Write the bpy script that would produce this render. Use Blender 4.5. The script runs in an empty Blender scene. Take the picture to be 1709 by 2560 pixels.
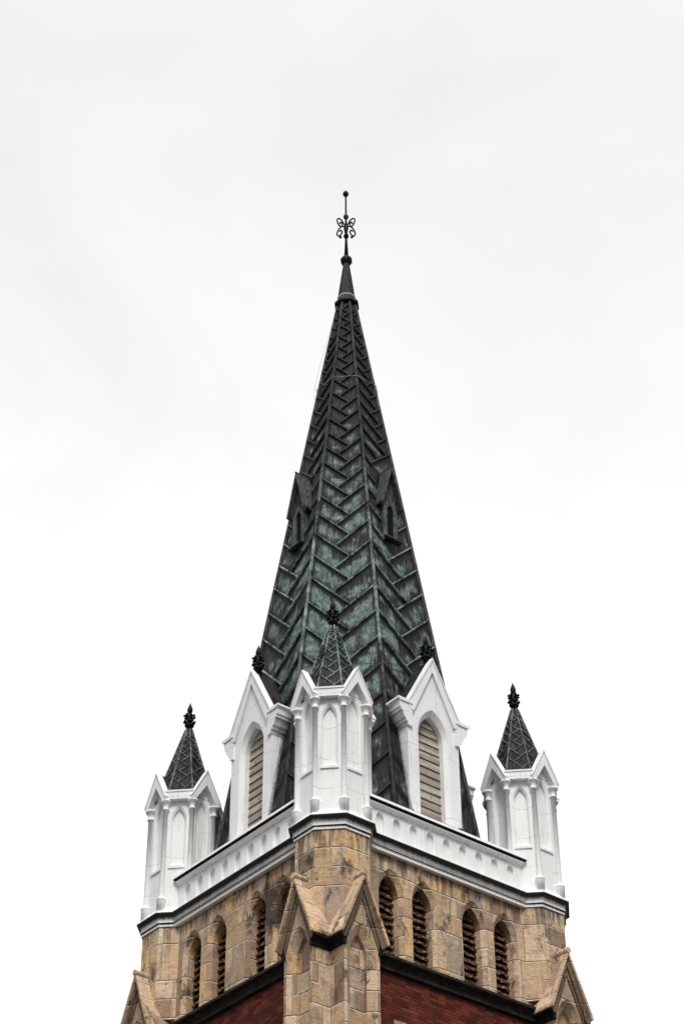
import bpy, bmesh, math, random
import numpy as np
from mathutils import Vector, Matrix
from mathutils.geometry import tessellate_polygon
random.seed(7)
PI = math.pi; R = math.radians
S = bpy.context.scene
COL = S.collection
H0 = 24.4                      # height of the white cornice above the ground

# ---------------------------------------------------------------- camera
yaw, pitch, roll = R(45 + 5.8089), R(38.2897), R(-0.3909)
fw = Vector((math.cos(yaw) * math.cos(pitch), math.sin(yaw) * math.cos(pitch), math.sin(pitch)))
rt = Vector((math.sin(yaw), -math.cos(yaw), 0)); up = rt.cross(fw)
rt2 = rt * math.cos(roll) + up * math.sin(roll); up2 = -rt * math.sin(roll) + up * math.cos(roll)
cd = bpy.data.cameras.new('camera'); cam = bpy.data.objects.new('camera', cd); COL.objects.link(cam)
mw = Matrix((rt2, up2, -fw)).transposed().to_4x4(); mw.translation = Vector((-28.4584, -34.6055, -22.7544 + H0))
cam.matrix_world = mw
cd.sensor_fit = 'VERTICAL'; cd.sensor_height = 36; cd.sensor_width = 24; cd.lens = 5080.24 / 2560 * 36
cd.clip_start = .1; cd.clip_end = 5000
S.camera = cam

# ---------------------------------------------------------------- light
SUN_EL, SUN_AZ = 52, 236       # azimuth of the sun seen from the tower (0 = +x, anticlockwise)
w = bpy.data.worlds.new('World'); S.world = w; w.use_nodes = True
nt = w.node_tree; nt.nodes.clear()
def wn(t, **k):
    n = nt.nodes.new(t)
    for a, b in k.items(): setattr(n, a, b)
    return n
out = wn('ShaderNodeOutputWorld'); bg = wn('ShaderNodeBackground'); sky = wn('ShaderNodeTexSky')
sky.sky_type = 'NISHITA'; sky.sun_disc = False; sky.sun_elevation = R(SUN_EL); sky.sun_rotation = R(90 - SUN_AZ)
sky.dust_density = 5; sky.air_density = 1.0; sky.altitude = 50
bw = wn('ShaderNodeRGBToBW'); nt.links.new(sky.outputs[0], bw.inputs[0])
# thin cloud over the sky, almost colourless
tc = wn('ShaderNodeTexCoord'); mp = wn('ShaderNodeMapping'); mp.inputs['Scale'].default_value = (2.2, 2.2, 3.5)
nz = wn('ShaderNodeTexNoise'); nz.inputs['Scale'].default_value = 2.6; nz.inputs['Detail'].default_value = 7; nz.inputs['Roughness'].default_value = .52; nz.inputs['Distortion'].default_value = .6
nt.links.new(tc.outputs['Generated'], mp.inputs[0]); nt.links.new(mp.outputs[0], nz.inputs['Vector'])
sep = wn('ShaderNodeSeparateXYZ'); nt.links.new(tc.outputs['Generated'], sep.inputs[0])
el = wn('ShaderNodeValToRGB'); er = el.color_ramp; er.interpolation = 'LINEAR'
PROF = [(0, .03), (.20, .05), (.32, .22), (.42, .395), (.60, .338), (.77, .300), (.80, .31), (.88, .50), (1, .93)]  # low sky dimmed and zenith raised, out of view, to darken undersides
while len(er.elements) < len(PROF): er.elements.new(1)
for e_, (p_, v_) in zip(er.elements, PROF): e_.position = p_; e_.color = (v_, v_, v_, 1)
nt.links.new(sep.outputs[2], el.inputs[0])
e20 = wn('ShaderNodeMath', operation='MULTIPLY'); e20.inputs[1].default_value = 20.0; nt.links.new(el.outputs[0], e20.inputs[0])
cl = wn('ShaderNodeMapRange'); cl.inputs[1].default_value = .3; cl.inputs[2].default_value = .7; cl.inputs[3].default_value = .945; cl.inputs[4].default_value = 1.055
nt.links.new(nz.outputs[0], cl.inputs[0])
mu = wn('ShaderNodeMath', operation='MULTIPLY'); nt.links.new(e20.outputs[0], mu.inputs[0]); nt.links.new(cl.outputs[0], mu.inputs[1])
mx = wn('ShaderNodeMix'); mx.data_type = 'FLOAT'; mx.inputs[0].default_value = .96
nt.links.new(bw.outputs[0], mx.inputs[2]); nt.links.new(mu.outputs[0], mx.inputs[3])
cc = wn('ShaderNodeCombineColor'); 
for i, f in enumerate((.998, .999, 1.0)):
    m_ = wn('ShaderNodeMath', operation='MULTIPLY'); m_.inputs[1].default_value = f
    nt.links.new(mx.outputs[0], m_.inputs[0]); nt.links.new(m_.outputs[0], cc.inputs[i])
nt.links.new(cc.outputs[0], bg.inputs[0]); bg.inputs[1].default_value = .1
nt.links.new(bg.outputs[0], out.inputs[0])
sl = bpy.data.lights.new('sun', 'SUN'); sl.energy = 1.5; sl.angle = R(16); sl.color = (1, .975, .94)
so = bpy.data.objects.new('sun', sl); COL.objects.link(so)
sd = Vector((math.cos(R(SUN_AZ)) * math.cos(R(SUN_EL)), math.sin(R(SUN_AZ)) * math.cos(R(SUN_EL)), math.sin(R(SUN_EL))))
so.rotation_euler = (-sd).to_track_quat('-Z', 'Y').to_euler(); so.location = sd * 120 + Vector((0, 0, H0))
S.view_settings.view_transform = 'Standard'; S.view_settings.look = 'None'
S.view_settings.exposure = .62; S.view_settings.gamma = 1; S.view_settings.use_curve_mapping = False

# ---------------------------------------------------------------- node helper
class NB:
    def __init__(s, name):
        s.m = bpy.data.materials.new(name); s.m.use_nodes = True; s.nt = s.m.node_tree
        s.b = s.nt.nodes['Principled BSDF']; s.geo = None; s.tc = None
    def node(s, t, **k):
        n = s.nt.nodes.new(t)
        for a, b in k.items(): setattr(n, a, b)
        return n
    def put(s, v, sock):
        if isinstance(v, (int, float)): sock.default_value = v
        elif isinstance(v, tuple): sock.default_value = v if len(v) == len(sock.default_value) else (*v, 1)
        else: s.nt.links.new(v, sock)
    def math(s, op, a, b=0, c=0, clamp=False):
        n = s.node('ShaderNodeMath', operation=op, use_clamp=clamp)
        for i, v in enumerate((a, b, c)): s.put(v, n.inputs[i])
        return n.outputs[0]
    def obj(s):
        if not s.tc: s.tc = s.node('ShaderNodeTexCoord')
        return s.tc.outputs['Object']
    def uv(s):
        if not s.tc: s.tc = s.node('ShaderNodeTexCoord')
        return s.tc.outputs['UV']
    def scale(s, v, sc):
        n = s.node('ShaderNodeMapping'); s.put(v, n.inputs[0]); n.inputs['Scale'].default_value = sc; return n.outputs[0]
    def noise(s, v, scale, detail=4, rough=.55, dist=0):
        n = s.node('ShaderNodeTexNoise'); s.put(v, n.inputs['Vector']); n.inputs['Scale'].default_value = scale
        n.inputs['Detail'].default_value = detail; n.inputs['Roughness'].default_value = rough; n.inputs['Distortion'].default_value = dist
        return n.outputs[0]
    def ramp(s, v, a, b, c=0., d=1.):
        n = s.node('ShaderNodeMapRange'); n.interpolation_type = 'SMOOTHSTEP'
        for i, x in enumerate((v, a, b, c, d)): s.put(x, n.inputs[i])
        return n.outputs[0]
    def cramp(s, v, stops, interp='LINEAR'):
        n = s.node('ShaderNodeValToRGB'); s.put(v, n.inputs[0]); e = n.color_ramp; e.interpolation = interp
        while len(e.elements) < len(stops): e.elements.new(1)
        for el_, (p, c) in zip(e.elements, stops): el_.position = p; el_.color = (*c, 1)
        return n.outputs[0]
    def mix(s, f, a, b, mode='MIX'):
        n = s.node('ShaderNodeMix', data_type='RGBA', blend_type=mode); s.put(f, n.inputs[0]); s.put(a, n.inputs[6]); s.put(b, n.inputs[7]); return n.outputs[2]
    def fmix(s, f, a, b):
        n = s.node('ShaderNodeMix', data_type='FLOAT'); s.put(f, n.inputs[0]); s.put(a, n.inputs[2]); s.put(b, n.inputs[3]); return n.outputs[0]
    def xyz(s, v):
        n = s.node('ShaderNodeSeparateXYZ'); s.put(v, n.inputs[0]); return n.outputs
    def comb(s, x, y=0, z=0):
        n = s.node('ShaderNodeCombineXYZ')
        for i, v in enumerate((x, y, z)): s.put(v, n.inputs[i])
        return n.outputs[0]
    def white(s, v):
        n = s.node('ShaderNodeTexWhiteNoise', noise_dimensions='3D'); s.put(v, n.inputs['Vector']); return n.outputs['Value']
    def attr(s, name):
        n = s.node('ShaderNodeAttribute', attribute_name=name); return n.outputs['Fac']
    def bump(s, h, dist=.02, strength=.5, nrm=None):
        n = s.node('ShaderNodeBump'); s.put(h, n.inputs['Height']); n.inputs['Distance'].default_value = dist; n.inputs['Strength'].default_value = strength
        if nrm: s.put(nrm, n.inputs['Normal'])
        s.nt.links.new(n.outputs[0], s.b.inputs['Normal']); return n.outputs[0]
    def fin(s, col, rough=.6, metal=0, spec=.5):
        s.put(col, s.b.inputs['Base Color']); s.put(rough, s.b.inputs['Roughness']); s.put(metal, s.b.inputs['Metallic'])
        s.b.inputs['Specular IOR Level'].default_value = spec
        return s.m

def grid_cells(n, u, v, h, wdt, seed, vary=.35):
    """running-bond cells with a course height h and an uneven block length: (random value, joint distance)"""
    rf = n.math('DIVIDE', v, h); row = n.math('FLOOR', rf); fy = n.math('SUBTRACT', rf, row)
    r1 = n.white(n.comb(row, seed, 1.3)); r2 = n.white(n.comb(row, seed, 7.7))
    wl = n.math('MULTIPLY', n.math('ADD', n.math('MULTIPLY', r1, vary), 1 - vary / 2), wdt)
    cf = n.math('ADD', n.math('DIVIDE', u, wl), n.math('MULTIPLY', r2, 5)); colm = n.math('FLOOR', cf); fx = n.math('SUBTRACT', cf, colm)
    val = n.white(n.comb(row, colm, seed))
    dy = n.math('MULTIPLY', n.math('MINIMUM', fy, n.math('SUBTRACT', 1, fy)), h)
    dx = n.math('MULTIPLY', n.math('MINIMUM', fx, n.math('SUBTRACT', 1, fx)), wl)
    return val, n.math('MINIMUM', dx, dy)

# ---------------------------------------------------------------- materials
def mat_stone(name, dark=0.0):
    n = NB(name); o = n.obj(); u, v, _ = n.xyz(n.uv())
    wob = n.math('MULTIPLY', n.math('SUBTRACT', n.noise(o, 2.2, 3), .5), .03)
    u2 = n.math('ADD', u, wob); v2 = n.math('ADD', n.math('ADD', v, .79), wob)
    a, da = grid_cells(n, u2, v2, .47, .66, 3.1, .5)
    b, db = grid_cells(n, u2, v2, .94, .52, 8.4, .4)
    bm_ = n.math('GREATER_THAN', b, .66)
    val = n.fmix(bm_, a, n.math('FRACT', n.math('MULTIPLY', b, 37.7)))
    dj = n.math('MINIMUM', n.fmix(bm_, da, 9.0), n.fmix(bm_, n.math('ADD', n.math('MULTIPLY', n.math('GREATER_THAN', .655, b), 9), db), db))
    jn = n.noise(o, 5, 3)
    joint = n.ramp(dj, n.math('ADD', .004, n.math('MULTIPLY', jn, .010)), n.math('ADD', .010, n.math('MULTIPLY', jn, .014)), 1, 0)
    base = n.cramp(val, [(0, (.19, .13, .085)), (.14, (.34, .235, .14)), (.30, (.52, .37, .225)), (.45, (.44, .31, .185)), (.58, (.56, .43, .275)), (.70, (.23, .172, .125)), (.80, (.54, .36, .17)), (.86, (.40, .235, .085)), (.93, (.36, .30, .23)), (1, (.62, .50, .34))])
    shift = n.node('ShaderNodeVectorMath', operation='ADD'); n.put(o, shift.inputs[0]); n.put(n.comb(n.math('MULTIPLY', val, 31.0), n.math('MULTIPLY', val, 17.0), n.math('MULTIPLY', val, 53.0)), shift.inputs[1])
    ob = shift.outputs[0]
    g = n.noise(ob, 9, 6, .65); base = n.mix(n.ramp(g, .3, .75, 0, .55), base, n.mix(1.0, base, (1.3, 1.27, 1.2), 'MULTIPLY'))
    bed = n.noise(n.scale(ob, (2.2, 2.2, 13)), 1.6, 5, .65, .8)
    base = n.mix(n.ramp(bed, .45, .68, 0, .42), base, (.25, .135, .055))
    grain = n.noise(o, 32, 5, .8); base = n.mix(n.ramp(grain, .40, .62, 0, .50), base, n.mix(1.0, base, (.6, .56, .52), 'MULTIPLY'))
    blo = n.noise(ob, 1.3, 5, .65); base = n.mix(n.ramp(blo, .50, .66, 0, .66), base, (.145, .110, .080))
    base = n.mix(n.math('MULTIPLY', n.ramp(dj, .012, .055, 1, 0), n.ramp(n.noise(o, 6, 4, .7), .42, .62, 0, .38)), base, (.10, .075, .055))
    base = n.mix(1.0, base, (1.47, 1.50, 1.66), 'MULTIPLY')
    # rain streaks below the cornice and soot
    st = n.noise(n.scale(o, (7, 7, .9)), 1.3, 5, .6)
    _, _, z = n.xyz(o)
    near = n.ramp(z, -1.25, -.3, 0, 1)
    base = n.mix(n.math('MULTIPLY', n.ramp(n.math('ADD', st, n.math('MULTIPLY', near, .10)), .50, .70), n.math('ADD', .18, n.math('MULTIPLY', near, .62))), base, (.055, .040, .030))
    soot = n.noise(n.scale(o, (1.2, 1.2, .7)), 1.9, 5, .7, .3)
    base = n.mix(n.ramp(soot, .565, .66, 0, .8), base, (.035, .030, .026))
    sx, sy, sz = n.xyz(o)        # the big soot stain between the two lancets nearest the corner on the left-hand wall
    q = n.math('ADD', n.math('POWER', n.math('DIVIDE', n.math('ADD', sy, 1.24), .42), 2), n.math('POWER', n.math('DIVIDE', n.math('ADD', sz, 1.15), .75), 2))
    q = n.math('ADD', n.math('SUBTRACT', 1.25, q), n.math('MULTIPLY', n.math('SUBTRACT', soot, .5), 3.5))
    stain = n.math('MULTIPLY', n.ramp(q, .05, .9, 0, .88), n.math('LESS_THAN', sx, -3.2))
    pale = n.noise(n.scale(o, (1, 1, .8)), 3.1, 4, .6, .5)
    base = n.mix(n.ramp(pale, .60, .70, 0, .65), base, (.58, .51, .40))
    col = n.mix(n.math('MULTIPLY', joint, n.ramp(n.noise(o, 1.7, 2), .33, .6, .25, .9)), base, (.70, .64, .54))
    col = n.mix(stain, col, (.028, .024, .022))
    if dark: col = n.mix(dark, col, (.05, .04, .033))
    n.bump(n.math('ADD', n.math('MULTIPLY', n.ramp(dj, 0, .025), .7), n.math('ADD', n.math('MULTIPLY', g, .6), n.math('MULTIPLY', bed, .4))), .045, .9)
    return n.fin(col, .88, 0, .25)
def mat_brick():
    n = NB('brick'); o = n.obj(); u, v, _ = n.xyz(n.uv())
    wob = n.math('MULTIPLY', n.math('SUBTRACT', n.noise(o, 3, 2), .5), .012)
    a, d = grid_cells(n, u, n.math('ADD', v, wob), .078, .235, 2.0, .0)
    j = n.ramp(d, .003, .009, 1, 0)
    base = n.cramp(a, [(0, (.070, .016, .011)), (.3, (.11, .024, .016)), (.55, (.18, .035, .022)), (.8, (.25, .055, .033)), (.93, (.05, .018, .015)), (1, (.28, .075, .042))])
    base = n.mix(n.ramp(n.noise(o, 1.1, 5, .6), .38, .7, 0, .6), base, (.055, .020, .017))
    base = n.mix(n.ramp(n.noise(o, 40, 3), .4, .7, 0, .4), base, (.05, .018, .014))
    base = n.mix(n.ramp(n.noise(n.scale(o, (6, 6, 2)), 2.3, 3, .6), .70, .76, 0, .5), base, (.42, .34, .30))
    col = n.mix(n.math('MULTIPLY', j, .75), base, (.045, .024, .020))
    n.bump(n.math('ADD', n.ramp(d, 0, .012), n.math('MULTIPLY', n.noise(o, 30, 3), .3)), .012, .8)
    return n.fin(col, .9, 0, .08)
def mat_white():
    n = NB('white_paint'); o = n.obj(); u, v, _ = n.xyz(n.uv())
    base = n.mix(n.ramp(n.noise(o, 1.3, 4), .35, .7), (.89, .89, .885), (.84, .84, .835))
    st = n.noise(n.scale(o, (11, 11, .8)), 1.2, 5, .65)
    base = n.mix(n.ramp(st, .52, .78, 0, .45), base, (.44, .435, .42))
    gr = n.noise(o, 26, 5, .7); base = n.mix(n.ramp(gr, .58, .75, 0, .30), base, (.50, .49, .465))
    # hairline sheet joints and cracks
    a, d = grid_cells(n, n.math('ADD', u, n.math('MULTIPLY', n.noise(o, 4, 3), .05)), n.math('ADD', v, n.math('MULTIPLY', n.noise(o, 2.5, 3), .12)), .82, 1.7, 5.5, .6)
    base = n.mix(n.math('MULTIPLY', n.ramp(d, .002, .007, 1, 0), n.ramp(n.noise(o, 2.1, 3), .38, .55, 0, .75)), base, (.20, .19, .18))
    vo = n.node('ShaderNodeTexVoronoi', feature='DISTANCE_TO_EDGE'); n.put(n.mix(.25, o, n.node('ShaderNodeTexNoise').outputs['Color']), vo.inputs['Vector']); vo.inputs['Scale'].default_value = 1.9
    base = n.mix(n.math('MULTIPLY', n.ramp(vo.outputs['Distance'], .002, .010, 1, 0), n.ramp(n.noise(o, 1.3, 3), .54, .60, 0, .18)), base, (.25, .23, .21))
    rs = n.noise(n.scale(o, (9, 9, 2.2)), 1.4, 5, .7, .4)
    base = n.mix(n.ramp(rs, .665, .76, 0, .6), base, (.30, .23, .16))
    ch = n.noise(o, 14, 4, .75); base = n.mix(n.ramp(ch, .745, .765, 0, .8), base, (.10, .085, .07))
    gm = n.attr('soot_shade'); sk = n.noise(n.scale(n.comb(u, v, 0), (13, 1.5, 1)), 1.5, 5, .8)
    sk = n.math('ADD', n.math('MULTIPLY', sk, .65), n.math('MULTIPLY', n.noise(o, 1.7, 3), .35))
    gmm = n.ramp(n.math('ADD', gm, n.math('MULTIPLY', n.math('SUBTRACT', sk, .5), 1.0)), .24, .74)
    base = n.mix(n.math('MULTIPLY', gmm, .97), base, (.018, .017, .016))  # streaky soot and painted shade, both from the vertex attribute
    n.bump(n.math('ADD', n.noise(o, 22, 4), n.math('MULTIPLY', n.ramp(d, 0, .01), .3)), .008, .35)
    return n.fin(base, .55, 0, .4)
def mat_copper(name, attrs=True, green=.5, light=0.0, zfade=False):
    n = NB(name); o = n.obj(); u, v, _ = n.xyz(n.uv())
    dark = n.mix(n.ramp(n.noise(o, 3, 4), .35, .7), (.007, .0065, .0065), (.024, .021, .021))
    streak = n.noise(n.scale(n.comb(u, v, 0), (20, 1.3, 1)), 1.3, 6, .78)
    dark = n.mix(n.ramp(streak, .46, .70, 0, .85), dark, (.095, .095, .102))
    blot = n.noise(o, 1.9, 5, .65, .5)
    brush = n.noise(n.scale(n.comb(u, v, 0), (2.2, 7, 1)), 1.2, 5, .7, .6)
    if attrs:
        e = n.attr('edge'); am = n.attr('amt'); pr = n.attr('rnd')
        fine = n.noise(n.scale(n.comb(u, v, 0), (34, 3.2, 1)), 1.2, 4, .8)
        cl_ = n.math('ADD', n.noise(n.scale(o, (1, 1, .75)), 2.4, 3, .5, .3), n.math('MULTIPLY', n.math('SUBTRACT', streak, .5), .62))
        f = n.math('ADD', n.math('ADD', cl_, n.math('MULTIPLY', n.math('SUBTRACT', am, .5), .55)), n.math('MULTIPLY', n.math('SUBTRACT', pr, .5), .14))
        f = n.math('ADD', f, n.math('MULTIPLY', n.math('SUBTRACT', n.ramp(e, .15, 1.0), .75), .16))
        m = n.math('MULTIPLY', n.ramp(f, .44, .66), n.ramp(fine, .34, .64, .12, 1))
        dark = n.mix(n.ramp(e, .12, .60, .95, 0), dark, (.004, .0035, .004))
        m = n.math('MULTIPLY', m, n.ramp(e, .18, .60))
        # the horizontal laps of the sheets
        lap = n.math('ABSOLUTE', n.math('SUBTRACT', n.math('FRACT', n.math('ADD', n.math('DIVIDE', n.math('ADD', v, n.math('MULTIPLY', n.noise(o, 1.2, 2), .25)), 1.13), .3)), .5))
        lapm = n.math('MULTIPLY', n.ramp(lap, .004, .014, 1, 0), n.ramp(n.noise(o, 1.5, 2), .47, .53))
    else:
        m = n.ramp(n.math('ADD', n.math('MULTIPLY', streak, .6), n.math('MULTIPLY', blot, .6)), .88 - green * .5, 1.06 - green * .5)
        if zfade:
            z_ = n.xyz(o)[2]; m = n.math('MULTIPLY', m, n.math('MULTIPLY', n.ramp(z_, 10.0, 14.5, 1, .10), n.ramp(z_, 4.6, 6.6, .10, 1)))
        lapm = 0.0
    gcol = n.mix(n.ramp(n.noise(o, 6, 5, .7), .35, .65), (.11, .18, .156), (.33, .46, .405))
    if light: gcol = n.mix(light, gcol, (.42, .50, .47))
    col = n.mix(n.math('MULTIPLY', m, .90), dark, gcol)
    if attrs: col = n.mix(n.math('MULTIPLY', lapm, .8), col, (.008, .007, .008))
    fl = n.noise(n.scale(o, (9, 9, 4)), 2.2, 4, .7); col = n.mix(n.ramp(fl, .74, .765, 0, .8), col, (.55, .55, .54))
    n.bump(n.math('ADD', n.noise(o, 2.2, 3), n.math('MULTIPLY', n.noise(n.scale(o, (8, 8, 2)), 2, 3), .25)), .05, .35)
    return n.fin(col, n.fmix(m, .62, .85), 0, .10)
def mat_plain(name, c1, c2, scale=8, rough=.6, spec=.4, metal=0, bump=.3, st=None):
    n = NB(name); o = n.obj()
    v = n.scale(o, st) if st else o
    f = n.noise(v, scale, 5, .65); col = n.mix(n.ramp(f, .35, .68), c1, c2)
    col = n.mix(n.ramp(n.noise(o, scale * 5, 3), .4, .7, 0, .35), col, c1)
    n.bump(f, .02, bump); return n.fin(col, rough, metal, spec)
M = {}
M['stone'] = mat_stone('sandstone'); M['stone_dark'] = mat_stone('shaded_sooty_sandstone', .72); M['brick'] = mat_brick(); M['white'] = mat_white()  # dark sandstone copy for coping undercuts: soot plus painted shade
M['copper'] = mat_copper('copper_sheet'); M['copper_roll'] = mat_copper('copper_seam', False, .75, .20, True); M['copper_dark'] = mat_copper('copper_dark', False, .16)
M['copper_edge'] = mat_plain('dull_copper_edge', (.055, .062, .060), (.22, .26, .245), 7, .7, .15); M['copper_grey'] = mat_plain('grey_copper_sheet', (.022, .021, .023), (.13, .13, .14), 3.5, .65, .15, 0, .3, (7, 7, .8)); M['copper_frame'] = mat_plain('greenish_copper_frame', (.040, .050, .052), (.13, .17, .165), 6, .7, .15)
M['copper_small'] = mat_copper('copper_small', False, .26); M['copper_pale'] = mat_copper('pale_copper_seam', False, .74, .35)
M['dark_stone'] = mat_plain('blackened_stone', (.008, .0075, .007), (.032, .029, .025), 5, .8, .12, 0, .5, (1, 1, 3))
M['iron'] = mat_plain('black_iron', (.005, .005, .005), (.018, .017, .017), 14, .6, .15)
M['lead'] = mat_plain('lead_flashing', (.10, .10, .11), (.32, .32, .34), 16, .45, .5)
M['wire'] = mat_plain('pale_wire', (.38, .38, .38), (.5, .5, .5), 10, .5)
M['flake'] = mat_plain('flaking_band', (.02, .018, .016), (.5, .48, .46), 13, .6)
def mat_rust():
    n = NB('rusted_louvre'); o = n.obj()
    f = n.noise(n.scale(o, (5, 5, 9)), 2.2, 6, .75)
    col = n.cramp(f, [(0, (.006, .005, .004)), (.44, (.012, .007, .005)), (.50, (.06, .026, .013)), (.56, (.25, .105, .05)), (.63, (.50, .30, .20)), (1, (.7, .55, .45))])
    n.bump(f, .05, .8); return n.fin(col, .85, 0, .25)
def mat_board():
    n = NB('weathered_louvre_board'); o = n.obj(); _, _, z = n.xyz(o)
    f = n.noise(n.scale(o, (1.0, 1.0, 7)), 1.6, 6, .7)
    col = n.cramp(f, [(0, (.15, .13, .11)), (.38, (.28, .24, .19)), (.5, (.47, .41, .33)), (.6, (.45, .45, .44)), (.75, (.62, .56, .46)), (1, (.68, .63, .55))])
    k = n.white(n.comb(n.math('FLOOR', n.math('DIVIDE', n.math('SUBTRACT', z, 1.32), .1125)), 3.3, 1.0))
    col = n.mix(n.ramp(k, .2, .9, 0, .55), col, (.20, .165, .14))
    r = n.noise(n.scale(o, (6, 6, 1.4)), 1.6, 5, .7)
    col = n.mix(n.ramp(r, .56, .68, 0, .7), col, (.13, .07, .035))
    n.bump(f, .02, .4); return n.fin(col, .85, 0, .15)
M['rust'] = mat_rust(); M['board'] = mat_board()
M['void'] = mat_plain('dark_inside', (.006, .005, .005), (.012, .010, .009), 4, .9, .1)
M['ground'] = mat_plain('ground_paving', (.045, .044, .042), (.075, .072, .068), 3, .9, .2)

# ---------------------------------------------------------------- mesh helpers
ROOT = None
class Fr:
    """a vertical face: u runs along it, w outward from the centre, z up (z = 0 at the cornice)"""
    def __init__(s, ang, cx=0, cy=0):
        a = R(ang); s.n = (math.cos(a), math.sin(a)); s.t = (-math.sin(a), math.cos(a)); s.c = (cx, cy)
    def __call__(s, u, w_, z):
        return (s.c[0] + s.n[0] * w_ + s.t[0] * u, s.c[1] + s.n[1] * w_ + s.t[1] * u, z)
class MB:
    def __init__(s): s.v = []; s.f = []; s.sm = []
    def add(s, vs, fs, smooth=False):
        b = len(s.v); s.v += [tuple(p) for p in vs]; s.f += [tuple(i + b for i in f) for f in fs]; s.sm += [smooth] * len(fs)
    def quad(s, *p): s.add(p, [tuple(range(len(p)))])
    def box(s, F, u0, u1, w0, w1, z0, z1):
        P = [F(u, w_, z) for z in (z0, z1) for w_ in (w0, w1) for u in (u0, u1)]
        s.add(P, [(0, 1, 3, 2), (4, 6, 7, 5), (0, 4, 5, 1), (2, 3, 7, 6), (0, 2, 6, 4), (1, 5, 7, 3)])
    def holes(s, F, wf, outer, holes=()):
        loops = [[Vector((a, b, 0)) for a, b in L] for L in [outer] + list(holes)]
        flat = [p for L in loops for p in L]
        s.add([F(p.x, wf, p.y) for p in flat], [t for t in tessellate_polygon(loops)])
    def loft(s, loops, close=True, smooth=False):
        """join equal-length loops of 3-D points in order"""
        n = len(loops[0]); V = [p for L in loops for p in L]; f = []
        for k in range(len(loops) - 1):
            for i in range(n if close else n - 1):
                j = (i + 1) % n; f.append((k * n + i, k * n + j, (k + 1) * n + j, (k + 1) * n + i))
        s.add(V, f, smooth)
    def prism(s, F, poly, w0, w1, cap=True):
        """polygon in (u, z) extruded from w0 to w1"""
        n = len(poly)
        s.loft([[F(a, w0, b) for a, b in poly], [F(a, w1, b) for a, b in poly]])
        if cap:
            for w_ in (w0, w1): s.holes(F, w_, poly)
    def octa(s, cx, cy, prof, caps=(False, False)):
        """stack of (apothem, z) around an octagon"""
        L = []
        for ap, z in prof:
            r = ap / math.cos(PI / 8); L.append([(cx + r * math.cos(R(22.5 + 45 * k)), cy + r * math.sin(R(22.5 + 45 * k)), z) for k in range(8)])
        s.loft(L)
        if caps[0]: s.add(L[0], [tuple(range(8))])
        if caps[1]: s.add(L[-1], [tuple(range(8))])
    def lathe(s, cx, cy, prof, n=16, smooth=True):
        s.loft([[(cx + r * math.cos(2 * PI * k / n), cy + r * math.sin(2 * PI * k / n), z) for k in range(n)] for r, z in prof], True, smooth)
        s.add([(cx + prof[0][0] * math.cos(2 * PI * k / n), cy + prof[0][0] * math.sin(2 * PI * k / n), prof[0][1]) for k in range(n)], [tuple(range(n))])
        s.add([(cx + prof[-1][0] * math.cos(2 * PI * k / n), cy + prof[-1][0] * math.sin(2 * PI * k / n), prof[-1][1]) for k in range(n)], [tuple(range(n))])
    def bar(s, a, b, nrm, wd, h, sink=.01):
        """rib from a to b lying on a surface with normal nrm, rounded top"""
        a = Vector(a); b = Vector(b); nrm = Vector(nrm).normalized(); d = (b - a).normalized(); sd_ = d.cross(nrm).normalized()
        pr = [(-wd / 2, -sink), (-wd / 2, h * .55), (-wd / 4, h), (wd / 4, h), (wd / 2, h * .55), (wd / 2, -sink)]
        L = [[p + sd_ * x + nrm * y for x, y in pr] for p in (a, b)]
        s.loft([[tuple(q) for q in l] for l in L])
        for l in L: s.add([tuple(q) for q in l], [(0, 1, 2, 3, 4, 5)])
    def tube(s, pts, r, n=8):
        pts = [Vector(p) for p in pts]; L = []
        ref = None
        for i, p in enumerate(pts):
            t = (pts[min(i + 1, len(pts) - 1)] - pts[max(i - 1, 0)]).normalized()
            if ref is None: ref = t.orthogonal().normalized()
            ref = (ref - t * ref.dot(t)).normalized(); bi = t.cross(ref)
            rr = r[i] if isinstance(r, (list, tuple)) else r
            L.append([tuple(p + (ref * math.cos(2 * PI * k / n) + bi * math.sin(2 * PI * k / n)) * rr) for k in range(n)])
        s.loft(L, True, True)
        for l in (L[0], L[-1]): s.add(l, [tuple(range(n))])
    def build(s, name, mat, parent=None, label=None, recalc=True, bevel=0):
        me = bpy.data.meshes.new(name); me.from_pydata(s.v, [], s.f); me.materials.append(M[mat])
        me.polygons.foreach_set('use_smooth', s.sm)
        if recalc:
            bm = bmesh.new(); bm.from_mesh(me); bmesh.ops.remove_doubles(bm, verts=bm.verts, dist=1e-5)
            bmesh.ops.recalc_face_normals(bm, faces=bm.faces); bm.to_mesh(me); bm.free()
        uvl = me.uv_layers.new(name='UVMap')
        for p in me.polygons:
            n = p.normal
            if n.x * n.x + n.y * n.y > .02:
                l = math.hypot(n.x, n.y); tx, ty = -n.y / l, n.x / l
                for li in p.loop_indices:
                    c = me.vertices[me.loops[li].vertex_index].co; uvl.data[li].uv = (c.x * tx + c.y * ty, c.z)
            else:
                for li in p.loop_indices:
                    c = me.vertices[me.loops[li].vertex_index].co; uvl.data[li].uv = (c.x, c.y)
        o = bpy.data.objects.new(name, me); COL.objects.link(o)
        if parent: o.parent = parent
        if label: o['label'] = label
        if bevel:
            bv = o.modifiers.new('bevel', 'BEVEL'); bv.width = bevel; bv.segments = 2; bv.limit_method = 'ANGLE'; bv.angle_limit = R(40)
        return o
def empty(name, parent, loc=(0, 0, 0), label=None):
    o = bpy.data.objects.new(name, None); COL.objects.link(o); o.empty_display_size = .3
    if parent: o.parent = parent
    o.location = loc
    if label: o['label'] = label
    return o
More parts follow.
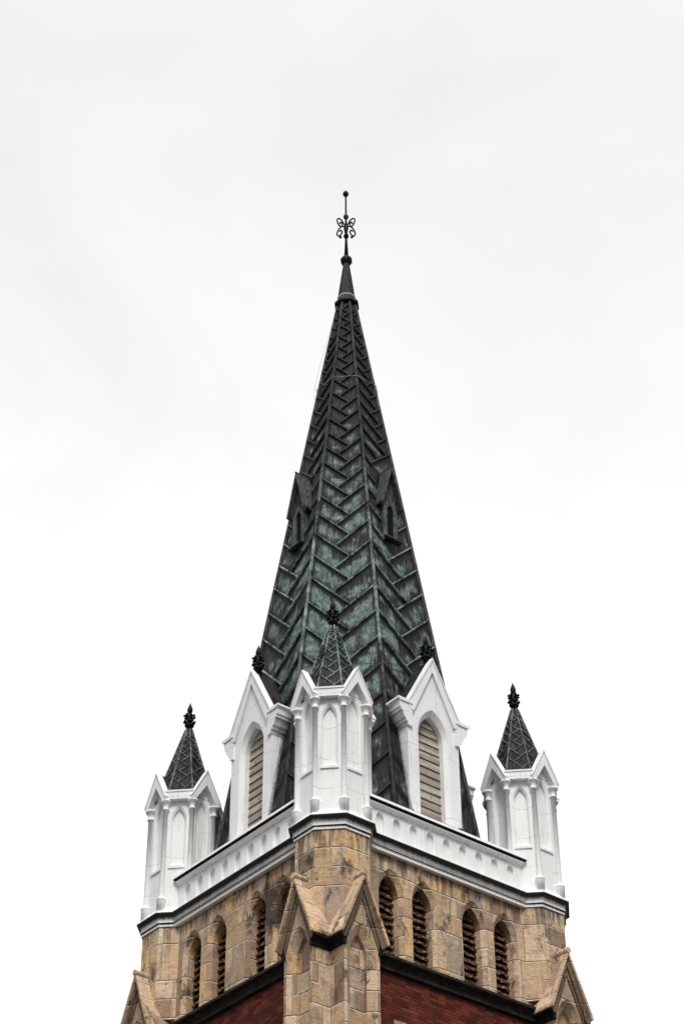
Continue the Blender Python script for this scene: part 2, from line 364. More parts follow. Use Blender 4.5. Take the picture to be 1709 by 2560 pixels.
def lancet(hw, z0, zs, za, cu=0, n=9):
    """pointed arch loop, anticlockwise from bottom left"""
    h = za - zs; r = (h * h + hw * hw) / (2 * hw)          # arcs centred on the springing line
    r = max(r, hw); L = [(cu - hw, z0), (cu + hw, z0), (cu + hw, zs)]
    a1 = math.acos((r - hw) / r)
    for k in range(1, n):
        a = a1 * k / n; L.append((cu + hw - r + r * math.cos(a), zs + r * math.sin(a)))
    L.append((cu, za))
    for k in range(n - 1, 0, -1):
        a = a1 * k / n; L.append((cu - hw + r - r * math.cos(a), zs + r * math.sin(a)))
    L.append((cu - hw, zs))
    return L
def arch_hw(hw, zs, za, z):
    if z <= zs: return hw
    h = za - zs; r = (h * h + hw * hw) / (2 * hw); d = z - zs
    if d >= h: return 0
    return max(0, hw - r + math.sqrt(max(r * r - d * d, 0)))
def put(F, L, w_): return [F(a, w_, b) for a, b in L]

# ================================================================ the ground
g = MB(); g.add([(-2500, -2500, 0), (2500, -2500, 0), (2500, 2500, 0), (-2500, 2500, 0)], [(0, 1, 2, 3)])
go = g.build('ground', 'ground'); go['kind'] = 'structure'

# ================================================================ the tower
ROOT = empty('church_tower', None, (0, 0, H0))
ROOT.location = (0, 0, 0); ROOT['label'] = 'brick and sandstone church tower with white corner pinnacles and tall green copper spire'; ROOT['category'] = 'church tower'
SIDES = (270, 0, 90, 180)
CORN = ((-3, -3), (3, -3), (3, 3), (-3, 3))
def part(mb, name, mat, parent=None, label=None, bevel=0, soot_shade=None):
    o = mb.build(name, mat, parent or ROOT, label, True, bevel)
    if soot_shade:
        at = o.data.attributes.new('soot_shade', 'FLOAT', 'POINT')
        at.data.foreach_set('value', np.array([soot_shade(*v.co) for v in o.data.vertices], dtype=np.float32))
    if parent is None: o.location.z = H0
    return o
def group(name, label=None): return empty(name, ROOT, (0, 0, H0), label)

# ---- brick shaft with its pale window surrounds
for a in SIDES:
    F = Fr(a); m = MB(); ho = lancet(1.2, -13.5, -7.6, -5.6)
    m.holes(F, 3.44, [(-3.44, -H0), (3.44, -H0), (3.44, -3.1), (-3.44, -3.1)], [ho])
    part(m, 'brick_wall', 'brick')
    win = group('belfry_window')
    s_ = MB(); L1 = lancet(1.2, -13.5, -7.6, -5.6); L0 = [(-1.72, -13.6), (1.72, -13.6), (1.72, -4.27), (-1.72, -4.27)]
    s_.holes(F, 3.475, L0, [L1]); s_.loft([put(F, L0, 3.475), put(F, L0, 3.43)]); s_.loft([put(F, L1, 3.475), put(F, L1, 3.15)])
    part(s_, 'surround', 'stone', win)
    lv = MB()
    for k in range(40):
        z = -13.4 + k * .2; hw = arch_hw(1.2, -7.6, -5.6, z + .1)
        if hw > .05: lv.add([F(-hw, 3.3, z), F(hw, 3.3, z), F(hw, 3.18, z + .16), F(-hw, 3.18, z + .16), F(-hw, 3.3, z + .03), F(hw, 3.3, z + .03)], [(0, 1, 2, 3), (4, 5, 2, 3), (0, 1, 5, 4)])
    lv.holes(F, 3.16, L1); part(lv, 'louvre', 'void', win)

# ---- stone upper stage, four lancets on each side
def slats(F, cu, hw, z0, zs, za, wf, pitch_, th, drop, rag=0.0, dep=.13):
    m = MB(); z = z0 + .02
    while z < za - .06:
        h = min(arch_hw(hw, zs, za, z), arch_hw(hw, zs, za, z + drop * .6)) + .012
        if h > .03:
            N = 7 if rag else 1; P = []
            for i in range(N + 1):
                u = cu - h + 2 * h * i / N; e = random.uniform(-rag, rag); g_ = random.uniform(-rag, rag)
                P.append((F(u, wf + e, z + g_), F(u, wf + e, z + th + g_), F(u, wf - dep, z + drop + th), F(u, wf - dep, z + drop)))
            m.loft(P, True)
            m.add(P[0], [(0, 1, 2, 3)]); m.add(P[-1], [(0, 1, 2, 3)])
        z += pitch_
    return m
WU = (-1.735, -.75, .75, 1.735)
for a in SIDES:
    F = Fr(a); m = MB(); outs = []
    for cu in WU:
        Lo = lancet(.375, -2.84, -1.22, -.64, cu, 7); Li = lancet(.28, -2.84, -1.26, -.78, cu, 7)
        outs.append(Lo); m.loft([put(F, Lo, 3.47), put(F, Li, 3.375), put(F, Li, 3.1)])
    m.holes(F, 3.47, [(-3.47, -2.95), (3.47, -2.95), (3.47, -.2), (-3.47, -.2)], outs)
    part(m, 'stone_wall', 'stone')
    for cu in WU:
        win = group('lancet_window')
        part(slats(F, cu, .28, -2.82, -1.26, -.78, 3.22, .175, .04, .13, .022, .09), 'louvre', 'rust', win)
        bk = MB(); bk.holes(F, 3.11, lancet(.30, -2.86, -1.26, -.76, cu, 7)); part(bk, 'backing', 'void', win)
        sb = MB(); Q = [[], [], []]
        for i in range(9):      # crumbled rust and droppings heaped on the sill
            u = cu - .27 + .54 * i / 8
            for q_, (w_, z_) in zip(Q, ((3.36, -2.83), (3.29, -2.80 + random.uniform(.02, .16)), (3.15, -2.80 + random.uniform(.0, .1)))): q_.append(F(u, w_ + random.uniform(-.015, .015), z_))
        sb.loft(Q, False)
        part(sb, 'sill_debris', 'rust', win)

# ---- stone octagons at the corners
for (cx, cy) in CORN:
    m = MB(); m.octa(cx, cy, [(.83, -2.70), (.83, -.2)], (True, True)); part(m, 'corner_shaft', 'stone')

# ---- angle buttresses
def sweep_profile(F, u0, u1, prof, m, ends=True):
    m.loft([[F(u0, w_, z) for w_, z in prof], [F(u1, w_, z) for w_, z in prof]], False)
    if ends:
        for u in (u0, u1): m.add([F(u, w_, z) for w_, z in prof] + [F(u, prof[-1][0] - .2, prof[-1][1]), F(u, prof[0][0] - .2, prof[0][1])], [tuple(range(len(prof) + 2))])
for a in SIDES:
    F = Fr(a)
    for sgn in (-1, 1):
        cu = sgn * 3.055; b = group('angle_buttress')
        m = MB(); hw = .49; zt = -3.0
        L1 = lancet(.405, -H0 + 4, -3.32, -2.62, cu, 9); L2 = lancet(.235, -H0 + 4, -3.36, -2.84, cu, 9)
        outer = [(cu - hw, -H0), (cu + hw, -H0), (cu + hw, zt), (cu, -1.75), (cu - hw, zt)]
        m.holes(F, 4.02, outer, [L1]); m.loft([put(F, L1, 4.02), put(F, L2, 3.88), put(F, L2, 3.80)]); m.holes(F, 3.80, L2)
        for s2 in (-1, 1):
            m.quad(F(cu + s2 * hw, 4.02, -H0), F(cu + s2 * hw, 4.02, zt), F(cu + s2 * hw, 3.0, zt), F(cu + s2 * hw, 3.0, -H0))
        part(m, 'pier', 'stone', b)
        # coping: sloping slabs, the front one thick and undercut
        m = MB(); hz = .66; sl_ = 1.52 / hz; top = -1.43
        V1 = [(cu, top), (cu + hz, top - 1.52), (cu + hz, top - 1.59), (cu + hz - .055, top - 1.60), (cu, top - .15), (cu - hz + .055, top - 1.60), (cu - hz, top - 1.59), (cu - hz, top - 1.52)]
        m.prism(F, V1, 3.05, 4.17)
        V2 = [(cu, top - .12), (cu + hz - .04, top - 1.58), (cu + hz - .12, top - 1.68), (cu + hz - .16, top - 1.69), (cu, top - .40), (cu - hz + .16, top - 1.69), (cu - hz + .12, top - 1.68), (cu - hz + .04, top - 1.58)]
        m2 = MB(); m2.prism(F, V2, 3.05, 4.10)
        V3 = [(cu, top - .40), (cu + hw + .02, top - 1.66), (cu + hw - .04, top - 1.74), (cu, top - .62), (cu - hw + .04, top - 1.74), (cu - hw - .02, top - 1.66)]
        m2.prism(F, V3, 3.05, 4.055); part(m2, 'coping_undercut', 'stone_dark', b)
        part(m, 'gable_coping', 'stone', b, None, .012)
        r = MB(); n_ = 12; rr = .075
        r.loft([[F(cu + rr * math.cos(2 * PI * k / n_), w_, top - .03 + rr * math.sin(2 * PI * k / n_)) for k in range(n_)] for w_ in (3.5, 4.19)], True, True)
        r.add([F(cu + rr * math.cos(2 * PI * k / n_), 4.19, top - .03 + rr * math.sin(2 * PI * k / n_)) for k in range(n_)], [tuple(range(n_))])
        part(r, 'ridge_roll', 'stone', b)
        for s2 in (-1, 1):
            e = MB(); p1 = [(hz - .015, -3.05), (hz - .02, -3.07), (.59, -3.10), (.54, -3.15), (.52, -3.20), (.53, -3.215), (.53, -3.24), (.49, -3.26)]
            q = [(cu + s2 * x, z) for x, z in p1] + [(cu + s2 * .45, -3.26), (cu + s2 * .45, -3.0), (cu + s2 * .62, -3.0)]
            e.prism(F, q, 3.3, 4.075)
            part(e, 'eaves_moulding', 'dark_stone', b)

# ---- dark string course under the lancets
PS = [(3.44, -2.76), (3.62, -2.86), (3.63, -2.93), (3.59, -2.96), (3.545, -3.0), (3.51, -3.07), (3.505, -3.12), (3.525, -3.14), (3.525, -3.175), (3.43, -3.215)]
for a in SIDES:
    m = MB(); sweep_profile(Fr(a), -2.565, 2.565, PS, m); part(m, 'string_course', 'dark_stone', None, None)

# ---- white cornice round walls and corner octagons
def cove(base, k=1.0):
    P = [(.145, 0), (.152, -.006), (.152, -.034)]
    for i in range(9):
        t = i / 8 * PI / 2; P.append((.142 - .105 * math.sin(t), -.205 + .168 * math.cos(t)))
    P += [(.045, -.212), (.058, -.222), (.058, -.243), (.046, -.252), (.030, -.256), (.028, -.335), (-.03, -.335)]
    return [(base + x * k, z) for x, z in P]
def cg(x, y, z):  # soot with shade painted in, blackest at the top of the cove
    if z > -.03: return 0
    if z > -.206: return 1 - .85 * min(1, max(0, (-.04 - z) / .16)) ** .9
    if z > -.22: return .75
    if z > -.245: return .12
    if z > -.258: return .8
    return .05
for (cx, cy) in CORN:
    m = MB(); m.octa(cx, cy, [(.74, .17), (.90, .075)] + cove(.83)); part(m, 'cornice', 'white', soot_shade=cg)
for a in SIDES:
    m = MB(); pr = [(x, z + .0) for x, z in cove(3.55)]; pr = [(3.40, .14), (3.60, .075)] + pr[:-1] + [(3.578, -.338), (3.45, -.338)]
    m.loft([[Fr(a)(u, w_, z - .003) for w_, z in pr] for u in (-2.75, 2.75)], False); part(m, 'cornice', 'white', soot_shade=cg)

# ---- parapets
for a in SIDES:
    F = Fr(a); m = MB(); hs = []
    for k in range(9):
        cu = (k - 4) * .506; Lo = lancet(.125, .10, .52, .73, cu, 5); Li = lancet(.108, .13, .52, .70, cu, 5)
        hs.append(Lo); m.loft([put(F, Lo, 3.49), put(F, Li, 3.470), put(F, Li, 3.415)]); m.holes(F, 3.415, Li)
    m.holes(F, 3.49, [(-2.7, 0), (2.7, 0), (2.7, .9), (-2.7, .9)], hs)
    m.quad(F(-2.7, 3.2, 0), F(2.7, 3.2, 0), F(2.7, 3.2, .9), F(-2.7, 3.2, .9)); 
    p = part(m, 'parapet', 'white')
    c = MB(); sweep_profile(F, -2.44, 2.44, [(3.15, 1.03), (3.60, 1.015), (3.615, .93), (3.60, .922), (3.55, .918), (3.53, .90)], c)
    sweep_profile(F, -2.40, 2.40, [(3.53, .90), (3.585, .862), (3.59, .835), (3.575, .82), (3.535, .80), (3.51, .77), (3.47, .76)], c)
    part(c, 'coping', 'white', p)
    d = MB(); d.box(F, -2.46, 2.46, 3.50, 3.625, .905, .928); part(d, 'drip_edge', 'dark_stone', p)

# ---------------------------------------------------------------- copper cone with basket-weave seams
ZS = [22.6, 22.2, 21.8, 21.4, 21.0, 20.6, 20.2, 19.8, 19.405, 18.9, 18.42, 17.95, 17.46, 16.9, 16.32, 15.77, 15.18, 14.58, 13.965, 13.335, 12.68, 11.99, 11.28, 10.51, 9.72, 8.88, 8.01, 7.12, 6.2, 5.25, 4.3, 3.35, 2.4, 1.45, .5, -.5]
def seam_lines(zs, ztop, zbot, hwf, phL, phR):
    Ls = [z + phL for z in zs]; Rs = [(zs[i] + zs[i + 1]) / 2 + phR for i in range(len(zs) - 1)]
    seq = sorted([(z, -1) for z in Ls] + [(z, 1) for z in Rs], reverse=True)
    out_ = []
    for i, (z, s_) in enumerate(seq):
        nxt = [q for q in seq[i + 1:] if q[1] == -s_]
        if not nxt or z > ztop or z < zbot: continue
        hw = hwf(z); uu = (z - nxt[0][0]) / (2 * hw)      # where the 45 degree lines cross
        uu = min(max(uu, .0), .72); out_.append((z, s_, uu, hw))
    return out_
def cone(cx, cy, apf, z0, z1, lines, roll_w, roll_h, seam_w, seam_h, parent_name, parent, mats, amt=None, rows=0):
    """apf(z) = apothem; returns the sheet object with rolls and seams as children"""
    t8 = math.tan(PI / 8); sh = MB(); E_ = []; A_ = []; RN = []
    NU = 26 if rows else 1; NZ = rows or 1
    slope = (apf(z0) - apf(z1)) / (z1 - z0)
    V = []; Fc = []
    for k in range(8):
        F = Fr(45 * k, cx, cy); b = len(V)
        zz_ = np.linspace(z0, z1, NZ + 1); uu_ = np.linspace(-1, 1, NU + 1)
        Zg, Ug = np.meshgrid(zz_, uu_, indexing='ij'); HW = apf(Zg) * t8
        if rows:
            D = np.full(Zg.shape, 9.0); ID = np.zeros(Zg.shape)
            for q, (zl, s_, uu, h_) in enumerate(lines[k]):
                zz = zl - (Ug + 1) * HW if s_ < 0 else zl - (1 - Ug) * HW
                ins = (Ug <= uu + .05) if s_ < 0 else (Ug >= -uu - .05)
                D = np.where(ins, np.minimum(D, np.abs(Zg - zz) * .7), D); ID += np.where(ins & (Zg < zz), q * 3 + 1, 0)
            D = np.minimum(D, (1 - np.abs(Ug)) * HW)
            E_ += list(np.clip(D / .24, 0, 1).ravel()); A_ += [amt(k, u, z) for z in zz_ for u in uu_]
            RN += list(np.mod(np.mod(ID * 12.9898 + k * 4.1, 97.0) * 437.585453, 1).ravel())
        for j in range(NZ + 1):
            z = zz_[j]; ap = apf(z)
            for i in range(NU + 1): V.append(F(uu_[i] * ap * t8, ap, z))
        for j in range(NZ):
            for i in range(NU):
                if rows and k % 2 == 0:      # openings behind the dormers and lucarnes
                    zc = zz_[j]; uc = abs(uu_[i] + 1 / NU) * apf(zc) * t8
                    if 1.35 < zc < 5.6 and uc < min(.74, (5.75 - zc) * .5): continue
                    if 10.66 < zc < 12.8 and uc < min(.18, (12.9 - zc) * .2): continue
                p = b + j * (NU + 1) + i; Fc.append((p, p + 1, p + NU + 2, p + NU + 1))
    me = MB(); me.v = V; me.f = Fc; me.sm = [False] * len(Fc)
    me2 = me.build(parent_name, mats[0], parent, None, False)
    if rows:
        for nm, arr in (('edge', E_), ('amt', A_), ('rnd', RN)):
            at = me2.data.attributes.new(nm, 'FLOAT', 'POINT'); at.data.foreach_set('value', np.array(arr, dtype=np.float32))
    rl = MB(); c8 = math.cos(PI / 8)
    for k in range(8):
        an = R(22.5 + 45 * k); P = []
        for z in (z0, z1):
            r = apf(z) / c8; P.append((cx + r * math.cos(an), cy + r * math.sin(an), z))
        one = MB(); one.bar(P[0], P[1], (math.cos(an), math.sin(an), slope), roll_w, roll_h, .02)
        if rows: one.build('ridge_roll', mats[1] if k in (4, 5) else 'copper_grey', me2)
        else: rl.v_ = None; b = len(rl.v); rl.v += one.v; rl.f += [tuple(i + b for i in f) for f in one.f]; rl.sm += one.sm
    sm = MB()
    for k in range(8):
        F = Fr(45 * k, cx, cy)
        for (z, s_, uu, hw) in lines[k]:
            ue = uu if s_ < 0 else -uu; us = s_ * .97
            ze = z - abs(ue - s_) * hw
            if ze < z0: continue
            if rows and k % 2 == 0 and z < 4.6: continue
            if rows and k % 2 == 0 and 10.2 < (z + ze) / 2 < 13.3:      # stop short of the lucarne
                lim = .27 / (apf(z) * t8)
                ue = max(abs(ue) if ue * s_ > 0 else 0, lim) * s_; ze = z - abs(ue - s_) * hw
            a_ = F(us * apf(z) * t8, apf(z), z); b_ = F(ue * apf(ze) * t8, apf(ze), ze)
            sm.bar(a_, b_, (F.n[0], F.n[1], slope), seam_w, seam_h, .012)
    if not rows:
        rl.build('ridge_rolls', mats[1], me2)
    sm.build('standing_seams', mats[1], me2)
    return me2

# ---- corner pinnacles
def add_finial(mb, cx, cy, z0, k=1.0):
    """collar, crocketed leaves and pointed bud; z0 = top of the neck"""
    mb.lathe(cx, cy, [(.095 * k, z0 - .12), (.082 * k, z0), (.10 * k, z0 + .01), (.125 * k, z0 + .04), (.125 * k, z0 + .07), (.09 * k, z0 + .09), (.065 * k, z0 + .12), (.068 * k, z0 + .20), (.072 * k, z0 + .30), (.06 * k, z0 + .36), (.05 * k, z0 + .42)], 12)
    zb = z0 + .40
    mb.lathe(cx, cy, [(.03 * k, zb), (.062 * k, zb + .05), (.076 * k, zb + .12), (.07 * k, zb + .18), (.045 * k, zb + .25), (.018 * k, zb + .32), (.004, zb + .37)], 8)
    for j in range(8):
        an = R(22.5 * (1 if j % 2 else 0) + 45 * j + (0 if j % 2 else 0)); c_, s_ = math.cos(an), math.sin(an)
        zz = z0 + (.13 if j % 2 else .22); ln = .125 * k
        P = [(0.03, zz), (.07, zz + .02), (.11, zz + .03), (.14, zz + .0)] if j % 2 else [(0.03, zz - .02), (.07, zz + .05), (.105, zz + .10), (.14, zz + .09)]
        mb.tube([(cx + c_ * r_ * k, cy + s_ * r_ * k, z_) for r_, z_ in P], [.036 * k, .044 * k, .040 * k, .026 * k], 6)
        tp = P[-1]
        for s2 in (-1, 1):
            mb.tube([(cx + c_ * tp[0] * k * .8 - s_ * s2 * .02 * k, cy + s_ * tp[0] * k * .8 + c_ * s2 * .02 * k, tp[1]),
                     (cx + c_ * tp[0] * k * .95 - s_ * s2 * .055 * k, cy + s_ * tp[0] * k * .95 + c_ * s2 * .055 * k, tp[1] + .035),
                     (cx + c_ * tp[0] * k * .9 - s_ * s2 * .07 * k, cy + s_ * tp[0] * k * .9 + c_ * s2 * .07 * k, tp[1] + .005)], [.03 * k, .034 * k, .024 * k], 6)
PL = ['white octagonal pinnacle with herringbone copper cap at the nearest corner', 'white octagonal pinnacle with small copper cap at the right corner', 'white octagonal pinnacle at the far corner', 'white octagonal pinnacle with dark copper cap at the left corner']
pz = [5.80, 5.62, 5.46, 5.28, 5.08, 4.85, 4.58, 4.27, 3.92, 3.52, 3.1, 2.6]
apP = lambda z: .082 + (5.70 - z) * .288
for ci, (cx, cy) in enumerate(CORN):
    P = group('pinnacle', PL[ci])
    m = MB(); m.octa(cx, cy, [(.90, .06), (.885, .10), (.80, .20), (.765, .22), (.765, .32)])
    for k in range(8):
        F = Fr(45 * k, cx, cy); gab = k % 2 == 0; hw = .77 * math.tan(PI / 8)
        zs, za = (2.78, 3.30) if gab else (2.62, 3.03)
        Lo = lancet(.195, 1.33, zs, za, 0, 7); Li = lancet(.15, 1.40, zs, za - .075, 0, 7)
        ol = [(-hw, .2), (hw, .2), (hw, 3.40), (-hw, 3.40)] if gab else [(-hw, .2), (hw, .2), (hw, 3.3), (-hw, 3.3)]
        if gab: m.quad(F(-.24, .77, 3.40), F(.24, .77, 3.40), F(0, .77, 3.86))
        m.holes(F, .77, ol, [Lo]); m.loft([put(F, Lo, .77), put(F, Li, .735), put(F, Li, .68)]); m.holes(F, .68, Li)
        m.box(F, -.21, .21, .74, .80, 1.27, 1.335)
    part(m, 'shaft', 'white', P)
    for k in range(8):
        an = R(22.5 + 45 * k); r = .80 / math.cos(PI / 8); x, y = cx + r * math.cos(an), cy + r * math.sin(an)
        c = MB(); c.lathe(x, y, [(.108, .10), (.108, .37), (.114, .385), (.120, .40), (.122, .415), (.114, .432), (.085, .445), (.068, .47), (.062, .52), (.059, 2.86), (.085, 2.872), (.092, 2.89), (.085, 2.908), (.070, 2.92), (.074, 2.98), (.098, 3.05), (.135, 3.09), (.142, 3.105), (.142, 3.135), (.10, 3.145)], 16)
        part(c, 'column', 'white', P)
    for k in range(8):
        F = Fr(45 * k, cx, cy)
        if k % 2:
            e = MB(); hw = .92 * math.tan(PI / 8)
            h1 = .90 * math.tan(PI / 8); 
            e.prism(F, [(-h1, 3.15), (h1, 3.15), (h1, 3.385), (-h1, 3.385)], .70, .90)
            e.prism(F, [(-h1 - .01, 3.355), (h1 + .01, 3.355), (h1 + .01, 3.40), (-h1 - .01, 3.40)], .70, .918)
            part(e, 'cornice_band', 'white', P)
        else:
            gb = MB(); V = [(0, 4.05), (.435, 3.22), (.435, 3.145), (.31, 3.145), (0, 3.64), (-.31, 3.145), (-.435, 3.145), (-.435, 3.22)]
            gb.prism(F, V, .70, .925)
            V = [(0, 4.075), (.445, 3.235), (.445, 3.20), (0, 4.03), (-.445, 3.20), (-.445, 3.235)]
            gb.prism(F, V, .76, .945)
            part(gb, 'gable', 'white', P)
            gr = MB(); gr.prism(F, [(0, 4.062), (.42, 3.275), (-.42, 3.275)], .1, .765); part(gr, 'gable_roof', 'copper_dark', P)
    ln = seam_lines(pz, 5.6, 3.45, lambda z: apP(z) * math.tan(PI / 8), 0, 0)
    ln2 = seam_lines(pz, 5.6, 3.45, lambda z: apP(z) * math.tan(PI / 8), -.12, .02)
    cone(cx, cy, apP, 3.30, 5.70, [ln if k % 2 else ln2 for k in range(8)], .040, .030, .032, .030, 'copper_cap', P, ('copper_small', 'copper_pale' if ci == 0 else 'copper_edge'))
    f = MB(); add_finial(f, cx, cy, 5.80); part(f, 'finial', 'iron', P)
    f = MB(); an = R(225); f.lathe(cx, cy, [(.075, 5.90), (.050, 6.02), (.020, 6.2)], 6, False); part(f, 'finial_stem', 'lead', P)

# ---- the great spire
KS, ZA = .1515, 22.2604
apS = lambda z: KS * (ZA - z)
def amt(k, u, z):
    base = {5: .68, 4: .55, 6: .54, 7: .42, 3: .42}.get(k, .5)
    v = base + (.07 * -u if k == 6 else 0)
    t = (z - 14.5) / 3.0; v -= .50 * max(0, min(1, t)) ** 1.0
    v -= .30 * max(0, min(1, (4.9 - z) / 1.5)); v -= .08 * max(0, min(1, (z - 11) / 3))
    if k == 5: v += .06 * max(0, 1 - abs(z - 6.5) / 3)
    return v
lines = []
PH = {5: (0, 0), 6: (-.42, .50), 4: (-.24, .41), 7: (-.1, .2), 3: (-.3, .1), 0: (0, 0), 1: (-.4, .4), 2: (-.2, .3)}
for k in range(8):
    lines.append(seam_lines(ZS, 20.4, 1.0, lambda z: apS(z) * math.tan(PI / 8), *PH[k]))
sp = cone(0, 0, apS, .4, 20.75, lines, .085, .05, .058, .055, 'spire', ROOT, ('copper', 'copper_roll'), amt, 640)
sp.location.z = H0; sp['label'] = 'tall octagonal spire clad in green-stained herringbone copper'
# collar, cap, knob, rod and scrolls
m = MB(); m.octa(0, 0, [(.26, 20.90), (.28, 20.80), (.345, 20.70), (.36, 20.66), (.36, 20.585), (.335, 20.56), (.27, 20.62)]); part(m, 'spire_collar', 'iron')
m = MB(); m.octa(0, 0, [(.268, 20.86), (.275, 20.88), (.268, 20.95), (.24, 20.97)]); part(m, 'flashing_band', 'flake')
m = MB(); m.octa(0, 0, [(.262, 20.93), (.085, 22.50)]); part(m, 'spire_cap', 'copper_dark')
F0 = MB(); F0.octa(0, 0, [(.07, 22.40), (.13, 22.44), (.175, 22.54), (.175, 22.62), (.13, 22.70), (.05, 22.76)], (True, True))
fin_ = part(F0, 'spire_finial', 'iron', None, 'black iron finial with ball and scrollwork on the spire tip')
rod = MB(); rod.lathe(0, 0, [(.070, 22.7), (.036, 23.6), (.034, 24.1), (.028, 25.55)], 10); rod.build('rod', 'iron', fin_)
for zc, rx, rz in ((23.67, .085, .10), (24.54, .085, .10)):
    b = MB(); b.lathe(0, 0, [(max(.004, rx * math.sin(PI * i / 10)), zc - rz * math.cos(PI * i / 10)) for i in range(11)], 14); b.build('knop', 'iron', fin_)
b = MB(); b.lathe(0, 0, [(max(.004, .095 * math.sin(PI * i / 12)), 25.6 - .115 * math.cos(PI * i / 12)) for i in range(13)] + [(.004, 25.80)], 16); b.build('ball', 'iron', fin_)
# scrolls in four upright planes set across the corners
def sp_pts(sx, pts): return [(x * sx, z) for x, z in pts]
up_ = [(.03, 24.12), (.08, 24.26), (.16, 24.42), (.235, 24.47), (.275, 24.42), (.275, 24.33), (.235, 24.20), (.185, 24.12), (.13, 24.13), (.12, 24.20), (.145, 24.28), (.18, 24.29), (.20, 24.24)]
dn_ = [(.04, 24.10), (.12, 24.115), (.19, 24.05), (.25, 23.93), (.285, 23.80), (.27, 23.70), (.215, 23.685), (.165, 23.74), (.125, 23.84), (.135, 23.91), (.175, 23.93), (.205, 23.88)]
tip_ = [(.225, 23.69), (.20, 23.63), (.165, 23.60), (.17, 23.66)]
sc = MB()
def smooth_path(pts, n=4):
    out_ = []
    P = [pts[0]] + pts + [pts[-1]]
    for i in range(1, len(P) - 2):
        for j in range(n):
            t = j / n; q = []
            for c in range(len(pts[0])):
                p0, p1, p2, p3 = P[i - 1][c], P[i][c], P[i + 1][c], P[i + 2][c]
                q.append(.5 * (2 * p1 + (p2 - p0) * t + (2 * p0 - 5 * p1 + 4 * p2 - p3) * t * t + (3 * p1 - p0 - 3 * p2 + p3) * t ** 3))
            out_.append(tuple(q))
    out_.append(tuple(pts[-1])); return out_
for an in (R(-39.2), R(140.8)):
    for L, r0 in ((up_, .026), (dn_, .026), (tip_, .030)):
        sc.tube([(x * math.cos(an), x * math.sin(an), z) for x, z in smooth_path(L)], r0, 6)
for an in (R(50.8), R(230.8)):
    for L, r0 in ((up_, .024), (dn_, .024)):
        sc.tube([(x * .55 * math.cos(an), x * .55 * math.sin(an), z) for x, z in smooth_path(L)], r0, 6)
sc.lathe(0, 0, [(.035, 23.74), (.075, 24.0), (.078, 24.12), (.03, 24.26)], 8)
sc.build('scrollwork', 'iron', fin_)
# lightning wire round the spire and hanging down its left side
wr = MB(); zr = 16.95; rr = (apS(zr) + .075) / math.cos(PI / 8)
ringp = [(rr * math.cos(R(22.5 + 45 * k)), rr * math.sin(R(22.5 + 45 * k)), zr) for k in range(9)]
for i in range(8): wr.tube([ringp[i], ringp[i + 1]], .009, 6)
dl = Vector((-.63, .777, 0))
hang = [(.34, 20.5), (.47, 19.9), (.66, 19.1), (.86, 18.2), (.98, 17.5), (1.0, 17.1), (.93, 16.95)]
wr.tube([(dl.x * a_, dl.y * a_, z) for a_, z in smooth_path(hang)], .005, 6)
part(wr, 'lightning_wire', 'wire')

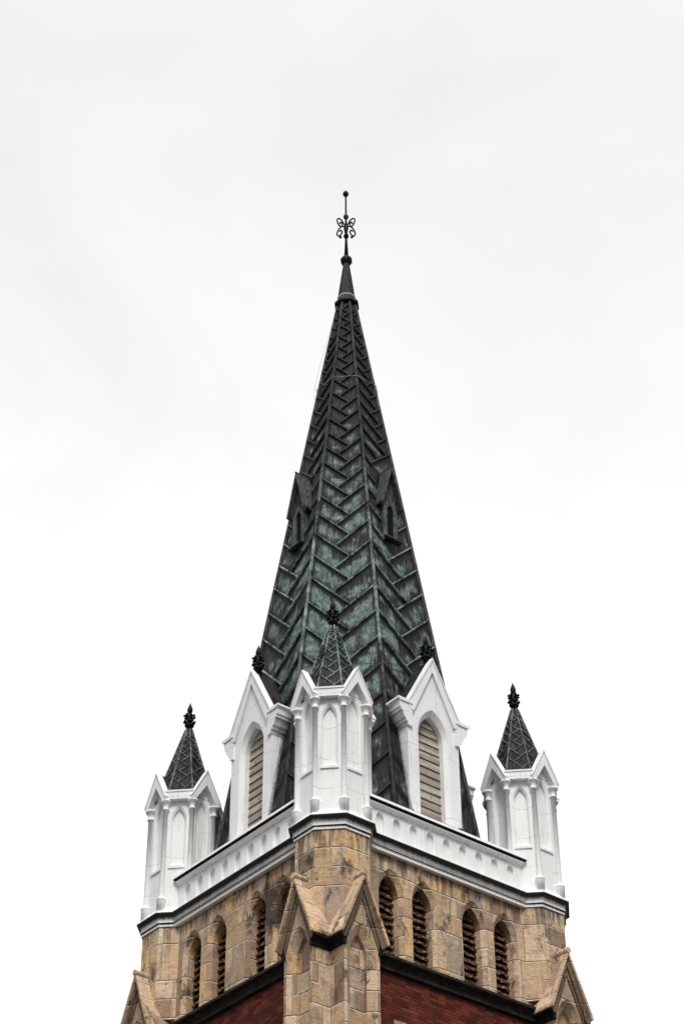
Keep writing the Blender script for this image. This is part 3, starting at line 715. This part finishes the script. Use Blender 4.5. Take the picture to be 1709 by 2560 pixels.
# ---- large white dormers at the foot of the spire
for a in SIDES:
    F = Fr(a); D = group('dormer')
    m = MB(); Lo = lancet(.49, 1.2, 3.65, 4.44, 0, 11); Li = lancet(.39, 1.2, 3.65, 4.28, 0, 11)
    m.holes(F, 3.16, [(-.82, .9), (.82, .9), (.82, 4.3), (0, 5.82), (-.82, 4.3)], [Lo])
    m.loft([put(F, Lo, 3.16), put(F, Li, 3.055), put(F, Li, 2.8)])
    for s2 in (-1, 1):
        m.quad(F(s2 * .82, 3.16, .9), F(s2 * .82, 3.16, 4.3), F(s2 * .82, 2.2, 4.3), F(s2 * .82, 2.2, .9))
    part(m, 'front_wall', 'white', D)
    part(slats(F, 0, .39, 1.3, 3.65, 4.28, 2.93, .225, .018, .222, .002, .030), 'louvre', 'board', D)
    bk = MB(); bk.holes(F, 2.83, lancet(.42, 1.2, 3.65, 4.3, 0, 9)); part(bk, 'backing', 'void', D)
    g_ = MB(); V = [(0, 5.93), (.86, 4.31), (.86, 4.20), (.66, 4.20), (.64, 4.16), (0, 5.54), (-.64, 4.16), (-.66, 4.20), (-.86, 4.20), (-.86, 4.31)]
    V = [(0, 5.93), (.84, 4.335), (.745, 4.15), (.655, 4.15), (0, 5.53), (-.655, 4.15), (-.745, 4.15), (-.84, 4.335)]
    g_.prism(F, V, 3.0, 3.225)
    V = [(0, 5.955), (.86, 4.345), (.84, 4.31), (0, 5.87), (-.84, 4.31), (-.86, 4.345)]
    g_.prism(F, V, 3.05, 3.25)
    part(g_, 'gable_coping', 'white', D)
    for s2 in (-1, 1):
        kn = MB(); pr = [(.72, 4.30), (1.10, 4.30), (1.13, 4.345), (1.13, 4.33)]
        blk = [(.70, 4.345), (1.13, 4.345), (1.13, 4.30), (1.10, 4.26), (1.085, 4.12), (1.06, 4.10), (1.05, 4.04), (1.00, 4.02), (.985, 3.96), (.95, 3.87), (.90, 3.82), (.895, 3.78), (.85, 3.76), (.835, 3.68), (.70, 3.66)]
        kn.prism(F, [(s2 * x, z) for x, z in blk], 2.55, 3.215)
        kn.prism(F, [(s2 * x, z) for x, z in [(.70, 4.375), (1.15, 4.375), (1.155, 4.32), (1.10, 4.29), (.70, 4.29)]], 2.5, 3.245)
        part(kn, 'kneeler', 'white', D, soot_shade=lambda x, y, z: (.8 if max(abs(x), abs(y)) < 2.9 else .15) if z < 4.28 else 0)  # shade painted into the corbel steps, darker towards the back
    rf = MB(); rf.prism(F, [(0, 5.94), (.835, 4.35), (-.835, 4.35)], 1.8, 3.06); part(rf, 'gable_roof', 'copper_dark', D)
    for s2 in (-1, 1):
        fl = MB(); P = []
        for i in range(15):
            z = 1.0 + i * .22; w_ = apS(z) + .01
            P.append((F(s2 * .82, w_ + .06 + random.uniform(-.012, .012), z), F(s2 * (.85 + random.uniform(-.006, .006)), w_ + .03, z), F(s2 * .85, w_ - .05, z)))
        fl.loft(P, False)
        part(fl, 'side_flashing', 'lead', D)
    fi = MB(); tipw = F(0, 3.02, 0); add_finial(fi, tipw[0], tipw[1], 6.02); fi.lathe(tipw[0], tipw[1], [(.085, 5.75), (.08, 5.9)], 10); part(fi, 'finial', 'iron', D)
    f = MB(); f.lathe(tipw[0], tipw[1], [(.075, 6.12), (.050, 6.24), (.020, 6.42)], 6, False); part(f, 'finial_stem', 'lead', D)

# ---- small copper lucarnes half way up
for a in SIDES:
    F = Fr(a); D = group('lucarne')
    m = MB(); Lo = lancet(.245, 10.58, 11.50, 11.93, 0, 7); Li = lancet(.115, 10.60, 11.50, 11.74, 0, 7)
    m.holes(F, 1.78, Lo, [Li]); m.loft([put(F, Lo, 1.78), put(F, Lo, 1.70)]); m.loft([put(F, Li, 1.78), put(F, Li, 1.72)]); part(m, 'window_frame', 'copper_frame', D)
    bk = MB(); bk.holes(F, 1.735, lancet(.13, 10.6, 11.5, 11.76, 0, 7)); part(bk, 'opening', 'void', D)
    s_ = MB(); s_.add([F(-.30, 1.93, 10.54), F(.30, 1.93, 10.54), F(.30, 1.60, 10.62), F(-.30, 1.60, 10.62), F(-.30, 1.93, 10.50), F(.30, 1.93, 10.50), F(.30, 1.60, 10.52), F(-.30, 1.60, 10.52)], [(0, 1, 2, 3), (4, 5, 6, 7), (0, 1, 5, 4), (0, 3, 7, 4), (1, 2, 6, 5)]); part(s_, 'sill', 'copper_grey', D)
    ck = MB(); ck.holes(F, 1.73, [(-.24, 10.6), (.24, 10.6), (.24, 11.6), (.30, 11.85), (0, 12.98), (-.30, 11.85), (-.24, 11.6)], [Li]) 
    for s2 in (-1, 1):
        ck.quad(F(s2 * .24, 1.73, 10.55), F(s2 * .24, 1.73, 11.8), F(s2 * .24, 1.2, 11.8), F(s2 * .24, 1.2, 10.55))
    part(ck, 'cheek', 'copper_grey', D)
    rf = MB(); V = [(0, 13.09), (.385, 11.72), (.375, 11.66), (.33, 11.68), (0, 12.94), (-.33, 11.68), (-.375, 11.66), (-.385, 11.72)]
    rf.prism(F, V, 1.2, 1.90)
    for u0, z0_ in ((0, 13.09),): rf.bar(F(0, 1.25, 13.08), F(0, 1.91, 13.08), (0, 0, 1), .035, .03)
    part(rf, 'gable_roof', 'copper_grey', D)
